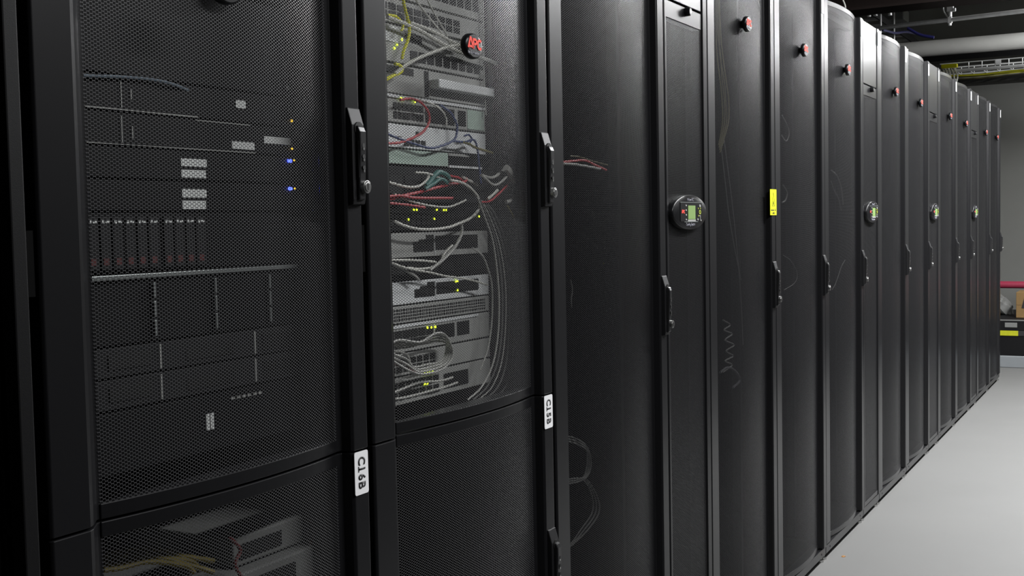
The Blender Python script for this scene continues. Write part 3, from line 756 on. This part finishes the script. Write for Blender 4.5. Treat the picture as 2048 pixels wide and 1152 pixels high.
cable('white cable sagging over the black gap panel', [(815,535),(840,538),(865,534),(880,524),(890,505),(905,490)], .0024, C_WHITE, group=G15)
cable('white cable slanting from the gap panel across to the cable drop', [(770,520),(800,532),(830,540),(860,545),(890,552),(920,556),(950,562),(975,570)], .0022, C_WHITE, X=-.085, group=G15)
cable('grey cable falling steeply from the left edge of the gap panel', [(790,530),(810,540),(830,552),(838,560)], .0024, C_GREY, group=G15)
cable('grey cable arching right of the gap panel down the rack', [(945,496),(965,512),(975,535),(983,565),(985,600),(983,650),(975,700),(960,740)], .0020, C_GREY, X=-.075, group=G15)
for i in range(4):
    e = i*5
    cable(['outer','second','third','inner'][i]+' of four white cables looped over the lower switches',
          [(775,690-e*1.2),(800,680+e),(840,684+e*.3),(868,668+e),(888,668+e),(902-e*.6,690),(905-e,712),(893-e,732-e*.5),(870-e,744-e),(840-e,748-e),(812,738-e*2),(775,715-e)], .0024, C_GREY, X=-.075-.005*i, group='looped white cables in the C15B rack')
cable('thin dark red cable under the white loops', [(775,725),(800,732),(825,742),(845,749),(860,748)], .0018, bpy.data.materials['dull_red_jacket'], X=-.08, group=G15)
cable('grey cable at the bottom left under the loops', [(775,790),(805,778),(840,765),(880,762),(905,755)], .0026, C_GREY, X=-.085, group=G15)
cable('lower grey cable at the bottom left under the loops', [(775,800),(810,795),(850,785),(890,774),(915,765)], .0026, C_GREY, X=-.085, group=G15)
# third rack
cable('white cable seen at head height behind the third door', [(1120,327),(1150,329),(1175,333),(1200,338)], .0034, C_GREY, X=-.06)
cable('red cable above the white one behind the third door', [(1120,325),(1145,322),(1170,321),(1190,330),(1212,340)], .0030, C_RED, X=-.06)
cable('dull yellow cable topmost behind the third door', [(1140,312),(1160,314),(1185,322),(1215,330)], .0018, C_OLIVE, X=-.06)
cable('white cable edge down the left side behind the third door', [(1141,560),(1144,580),(1142,600),(1143,615)], .0022, C_DIM, X=-.03)
for i in range(3):
    cable(['outer','middle','inner'][i]+' of three dim cables looped low behind the third door', [(1130,872+i*5),(1150,877+i*5),(1170,890+i*4),(1180-i*3,910),(1181-i*4,935),(1172-i*3,955),(1150,965-i*4),(1128,968-i*4)], .0026, C_DIM, X=-.07, group='upper dim loop behind the third door')
for i in range(3):
    cable(['outer','middle','inner'][i]+' of three dim cables bowed below the first loop behind the third door', [(1170-i*4,955),(1185-i*4,975),(1198-i*6,1005),(1196-i*7,1030),(1175-i*7,1060),(1150-i*3,1085),(1125,1105)], .0020, C_DIM, X=-.07, group='lower dim loop behind the third door')
# fourth rack: yellowish bundle, thin lines, scribbled coil
for i in range(4):
    cable(['leftmost','second','third','rightmost'][i]+' of four dull yellow cables hanging high behind the fourth rack door', [(1430+i*2,-60),(1432+i*3,60),(1434+i*4+3*math.sin(i*2),110),(1440+i*4,160),(1444+i*4+3*math.sin(i*3),200),(1445+i*4,240),(1441+i*3,270),(1437+i,290+i*5)], .0022, C_OLIVE, X=-.06, group='dull yellow bundle in the fourth rack')
cable('thin grey cable falling long behind the fourth rack door, left one', [(1442,290),(1450,360),(1458,430),(1470,500),(1482,560)], .0014, C_DIM, X=-.06)
cable('thin grey cable falling long behind the fourth rack door, right one', [(1447,270),(1456,340),(1466,420),(1474,500),(1482,600),(1486,690)], .0014, C_DIM, X=-.06)
cable('dim grey cable coiled in tight zigzags low behind the fourth rack door', [(1446,640),(1460,650),(1448,660),(1464,668),(1450,680),(1468,690),(1452,702),(1466,712),(1450,722),(1464,730),(1446,744)], .0026, C_DIM, X=-.06)
cable('dim blackish cable lump at the foot of the coil in the fourth rack', [(1440,745),(1455,735),(1470,742),(1480,760),(1466,775)], .0040, C_DARK, X=-.06)
cable('pale cable hook behind the fifth rack door, high', [(1564,230),(1574,250),(1578,268),(1572,282),(1563,270)], .0022, C_DIM, X=-.05)
cable('pale cable wisp behind the fifth rack door beside the warning sticker', [(1566,370),(1574,385),(1571,400),(1564,405)], .0030, C_DIM, X=-.05)
cable('thin grey bow of cable behind the fifth rack door near its handle', [(1566,510),(1582,522),(1594,545),(1590,565),(1568,580)], .0014, C_DIM, X=-.05)
cable('pale cable arc behind the sixth rack door, upper', [(1662,340),(1674,352),(1682,375),(1686,410)], .0030, C_DIM, X=-.05)
cable('pale cable arc behind the sixth rack door, lower', [(1662,362),(1668,380),(1676,395),(1682,420)], .0024, C_DIM, X=-.05)
cable('thin grey cables slanting low behind the sixth rack door', [(1664,580),(1672,565),(1682,535),(1690,520)], .0018, C_DIM, X=-.05)

# ------------------------------------------------------------------ overhead
def pipe(name, label, cat, a, c, r, m, n=24):
    q = bmesh.new(); tube(q, [a, c], r, n); return tag(obj(name, q, m, smooth=True), label, cat)
a, c = ay(1850, 97.5, 8.8), ay(2048, 81, 8.8); d = (c-a)/(c.x-a.x)
pa, pc = a+d*(-2.3-a.x), a+d*(2.6-a.x)
pipe('pipe', 'thick pale grey wrapped pipe crossing high beyond the racks', 'pipe', pa, pc, .056, PIPE_G)
a, c = ay(1760, 56, 7.3), ay(2048, 22, 7.1); d = (c-a)/(c.x-a.x)
ca, cc = a+d*(-1.6-a.x), a+d*(2.6-a.x)
pipe('conduit', 'thin galvanised conduit crossing in front of the thick pipe', 'pipe', ca, cc, .0125, GALV, 14)
hp = a+d*(ay(1900, 40, 7.2).x-a.x)
t = thing('pipe_hanger', 'galvanised hanger clamp holding the thin conduit from above', 'hanger', hp)
q = bmesh.new(); box(q, -.012, .012, -.014, .014, -.020, .016); disc(q, (0, 0, -.034), .009, .018, 'z', 12); obj('clamp', q, GALV, t, bevel=.003)
q = bmesh.new(); disc(q, (0, 0, .016), .012, .03, 'z', 8); box(q, -.018, .020, -.006, .006, .046, .12); box(q, .015, .032, -.008, .008, .045, .065); obj('swivel', q, GALV, t, bevel=.003)
q = bmesh.new(); tube(q, [(-.018, 0, .12), (-.034, 0, .095), (-.036, 0, .06), (-.022, 0, .03), (-.004, 0, .01)], .004, 8); obj('ring', q, GALV, t, smooth=True)
q = bmesh.new(); tube(q, [(0, 0, .10), (0, 0, ZC-hp.z)], .005, 8); obj('threaded_rod', q, GALV, t)
def beam(label, y, z0, z1, wdt, m=BEAMM):
    q = bmesh.new(); h = .015
    box(q, -2.4, 2.6, y-wdt/2, y+wdt/2, z0, z0+h); box(q, -2.4, 2.6, y-wdt/2, y+wdt/2, z1-h, z1); box(q, -2.4, 2.6, y-.01, y+.01, z0+h, z1-h)
    return tag(obj('steel_beam', q, m), label, 'beam')
zb = ay(1850, 12, 6.9).z
beam('dark brown steel beam crossing at the very top of the view', 6.9, zb, ZC, .22)
z1 = ay(2030, 99, 9.3).z; z2 = ay(2030, 112, 9.3).z
q = bmesh.new(); box(q, -2.4, 2.6, 9.25, 9.40, z2, z1); tag(obj('dark_bar', q, CASE), 'dark bar standing in for the shade band above the wire cable tray', 'dark bar')  # dark solid put where the gap above the tray lies in shade
# channel above the racks with hanging rods
p1, p2 = ax(1745, 27, -.6), ax(1812, 76, -.6)
t = thing('ladder_rack', 'grey cable ladder hanging above the racks and running away', 'cable tray', (-.6, p1.y-.15, p1.z))
Lr = 1.9
q = bmesh.new(); box(q, -.006, .004, 0, Lr, -.012, .03); obj('side_rail', q, CASE, t)
q = bmesh.new(); box(q, -.34, -.33, 0, Lr, -.012, .03); obj('side_rail', q, GALV, t)
for k in range(7):
    q = bmesh.new(); box(q, -.33, -.006, .1+k*.27, .13+k*.27, -.008, .008); obj('rung', q, GALV, t)
for yy in (.36, .80):
    q = bmesh.new(); tube(q, [(.008, yy, -.10), (.008, yy, ZC-p1.z)], .006, 8); obj('hanging_rod', q, GALV, t)
q = bmesh.new(); tube(q, [ax(1765,60,-.5), ax(1790,66,-.5), ax(1812,64,-.5), ax(1835,68,-.5)], .008, 8)
tag(obj('power_cable', q, nmat('navy_jacket', (.015,.015,.07), .5), smooth=True), 'thick navy blue cable sagging above the racks', 'cable')
q = bmesh.new(); tube(q, [ay(1815,56,8.2), ay(1832,66,8.2), ay(1845,71,8.2), ay(1868,75,8.2)], .010, 8)
tag(obj('power_cable', q, nmat('indigo_jacket', (.02,.02,.13), .5), smooth=True), 'blue cable hanging just left above the thick pale pipe', 'cable')
q = bmesh.new(); g0 = ay(1762, 20, 9.0); g1 = ay(1808, 38, 9.0); box(q, g0.x, g1.x, 9.0, 9.2, g1.z, g0.z); tag(obj('junction_box', q, DIMGREY, bevel=.01), 'grey metal junction box hanging below the dark beam', 'box')
for i, (x, yy) in enumerate(((1738, 30), (1751, 28), (1780, 27))):
    q = bmesh.new(); pz = ay(x, yy, 7.5); disc(q, (pz.x, pz.y, pz.z-.012), .012, .03, 'z', 12); box(q, pz.x-.003, pz.x+.003, pz.y-.003, pz.y+.003, pz.z+.018, ZC)
    tag(obj('hanger_nut', q, GALV), ['leftmost','middle','rightmost'][i]+' of three bright hanger nuts above the racks', 'fitting', 'hanger nuts')
q = bmesh.new(); tube(q, [ay(1682,-8,6.0), ay(1689,8,6.0), ay(1691,16,6.0)], .004, 8); tag(obj('cable_tie', q, C_WHITE, smooth=True), 'pale cord end poking up above the sixth rack', 'cord')
# wire cable tray
YT = 9.6
a, c = ay(1880, 141, YT), ay(2048, 131, YT)
zt = c.z; x0t, x1t = a.x, 2.3
t = thing('cable_tray', 'galvanised wire cable tray carrying yellow cables by the back wall', 'cable tray', (x0t, YT, zt))
Lw = x1t-x0t
for yy, zz, nm in ((0, .0, 'wire_rail'), (0, .062, 'wire_rail'), (.3, .062, 'wire_rail'), (.3, 0, 'wire_rail')):
    q = bmesh.new(); tube(q, [(0, yy, zz), (Lw, yy, zz)], .006 if zz else .014, 6); obj(nm, q, GALV, t)
for k in range(28):
    q = bmesh.new(); tube(q, [(.02+k*.095, 0, .062), (.02+k*.095, 0, 0), (.02+k*.095, .3, 0), (.02+k*.095, .3, .062)], .0042, 6, 1); obj('wire_rung', q, GALV, t)
q = bmesh.new(); box(q, .40, .44, -.006, .006, .02, .075); obj('splice_plate', q, GALV, t)
for k in range(5):
    q = bmesh.new(); pts = [(x0t-.02+.3*j, YT+.03+.045*k+random.uniform(-.010,.010), zt-.026-.012*(j % 2)-.008*random.random()) for j in range(8)]
    tube(q, pts, .007, 8, 4); tag(obj('network_cable', q, C_YEL if k in (0, 2) else (C_GREY if k == 3 else C_OLIVE), smooth=True), ['nearest yellow cable hanging under the wire tray','dull olive cable nearest the front under the wire tray','yellow cable in the middle under the wire tray','grey cable among the yellow ones under the wire tray','rearmost dull olive cable under the wire tray'][k], 'cable', 'cables at the wire tray')
q = bmesh.new(); a, c = ay(1884, 138, 9.55), ay(1916, 128, 9.55); box(q, a.x, c.x, 9.5, 9.55, a.z, c.z); tag(obj('cable_marker', q, nmat('bright_yellow_plastic', (.75,.72,.0), .45), bevel=.004), 'bright yellow marker block at the left end of the wire tray', 'marker')
for k in range(5):
    q = bmesh.new(); x = 1884+k*6
    tube(q, [ay(x, 137, 9.62), ay(x+3, 143, 9.56), ay(x+3+k, 152, 9.52), ay(1893+k*5, 166, 9.5)], .0055, 8); tag(obj('network_cable', q, C_WHITE, smooth=True), ['leftmost','second','middle','fourth','rightmost'][k]+' of five pale cables drooping off the tray end', 'cable', 'pale cables off the tray end')
za, zb2 = ay(2000, 141, 10.0).z, ay(2000, 163, 10.0).z
q = bmesh.new(); box(q, x0t-.1, 2.4, 10.0, 10.2, zb2, za); tag(obj('dark_bar', q, nmat('charcoal_bar', (.02,.02,.018), .7), bevel=.01), 'charcoal bar directly below the wire cable tray', 'dark bar')  # plain charcoal block under the tray

# ------------------------------------------------------------------ far end of the aisle
q = bmesh.new(); box(q, -1.2, 1.9, 10.0, 11.2, 0, .094); tag(obj('plinth', q, PLINTH, bevel=.006), 'low light grey plinth on the floor at the end of the aisle', 'plinth')
t = thing('equipment_case', 'long black equipment case with a band of yellow tape on the plinth', 'case', (-1.0, 10.02, .094))
HC = .293                                                            # case height
q = bmesh.new(); box(q, 0, 2.6, 0, 1.12, 0, .195); obj('case_body', q, CASE, t, bevel=.006)
q = bmesh.new(); box(q, -.002, 2.602, -.004, 1.122, .199, HC-.006); obj('case_lid', q, CASE, t, bevel=.006)
q = bmesh.new(); box(q, -.004, 2.604, -.006, .004, HC-.012, HC-.004); obj('lid_edge', q, DIMGREY, t)
p1, p2 = ay(2009, 655, 10.0), ay(2034, 646, 10.0)
q = bmesh.new(); box(q, p1.x+1.0, p2.x+1.0, -.010, -.003, p1.z-.094, p2.z-.094); obj('latch_plate', q, DIMGREY, t, bevel=.003)
zt0, zt1 = ay(2015, 671.5, 10.0).z-.094, ay(2015, 661.5, 10.0).z-.094
q = bmesh.new(); box(q, .0, 2.6, -.0068, -.0042, zt0, zt1); obj('tape_band', q, nmat('dark_grey_tape', (.012,.012,.013), .6), t)
q = bmesh.new(); box(q, .7, ay(2036, 666, 10.0).x+1.0, -.0080, -.0068, zt0, zt1); obj('yellow_tape', q, YTAPE, t, label='bright yellow tape')
pb = ay(2032, 634, 10.25)
t = thing('cardboard_box', 'brown cardboard box on the black case beneath the red pipe', 'box', (pb.x, 10.25, .094+HC-.006))
hb = ay(2032, 583, 10.25).z-(.094+HC)
q = bmesh.new(); box(q, 0, .42, 0, .30, 0, hb); obj('carton', q, CARD, t, bevel=.003)
q = bmesh.new(); box(q, 0.004, .416, -.0015, 0, hb*.5, hb*.5+.002); obj('flap_seam', q, nmat('brown_seam', (.10,.06,.025), .8), t)
q = bmesh.new(); pp = [(.040, hb*.38), (.062, hb*.80), (.16, hb*.80), (.16, hb*.30)]
va = [q.verts.new((x, -.0016, z)) for x, z in pp]; vb = [q.verts.new((x, -.0004, z)) for x, z in pp]
for i in range(4): j = (i+1) % 4; q.faces.new((va[i], va[j], vb[j], vb[i]))
q.faces.new(va); q.faces.new(vb[::-1]); obj('black_print', q, INK, t)
# plastic bag
q = bmesh.new(); bmesh.ops.create_icosphere(q, subdivisions=4, radius=1)
pc = ay(2008, 612, 10.6)
for v in q.verts:
    n = v.co.copy(); k = 1+.10*math.sin(5*n.x+3*n.z)+.09*math.sin(9*n.y+6*n.z)+.06*math.sin(17*n.x-11*n.y)
    v.co = Vector((n.x*.105*k*(1.0-.3*n.z), n.y*.12*k, n.z*.095*k))
    v.co.z = max(v.co.z, -.070)
tag(obj('plastic_bag', q, PLASTIC, smooth=True, loc=(pc.x-.04, 10.6, .094+HC-.006+.070)), 'crumpled pale grey plastic bag slumped on the black case', 'bag')
a = ay(2030, 569, 10.9)
q = bmesh.new(); tube(q, [(-1.6, 10.9, a.z+.002), (2.4, 10.9, a.z-.010)], .031, 20); tag(obj('pipe', q, RED_P, smooth=True), 'glossy red pipe running low along the back wall', 'pipe')
q = bmesh.new(); p = ax(1690, 1113, 0)
pf = CAMP + ray(1687, 1113)*(-CH/ray(1687, 1113).z)
bmesh.ops.create_icosphere(q, subdivisions=2, radius=1)
for v in q.verts: v.co = Vector((v.co.x*.007*(1+.4*math.sin(7*v.co.y)), v.co.y*.012, max(-.0, v.co.z*.003)))
tag(obj('floor_crumb', q, nmat('brown_crumb', (.25,.12,.03), .8), loc=(pf.x, pf.y, 0)), 'tiny brown crumb of debris on the grey floor', 'debris')
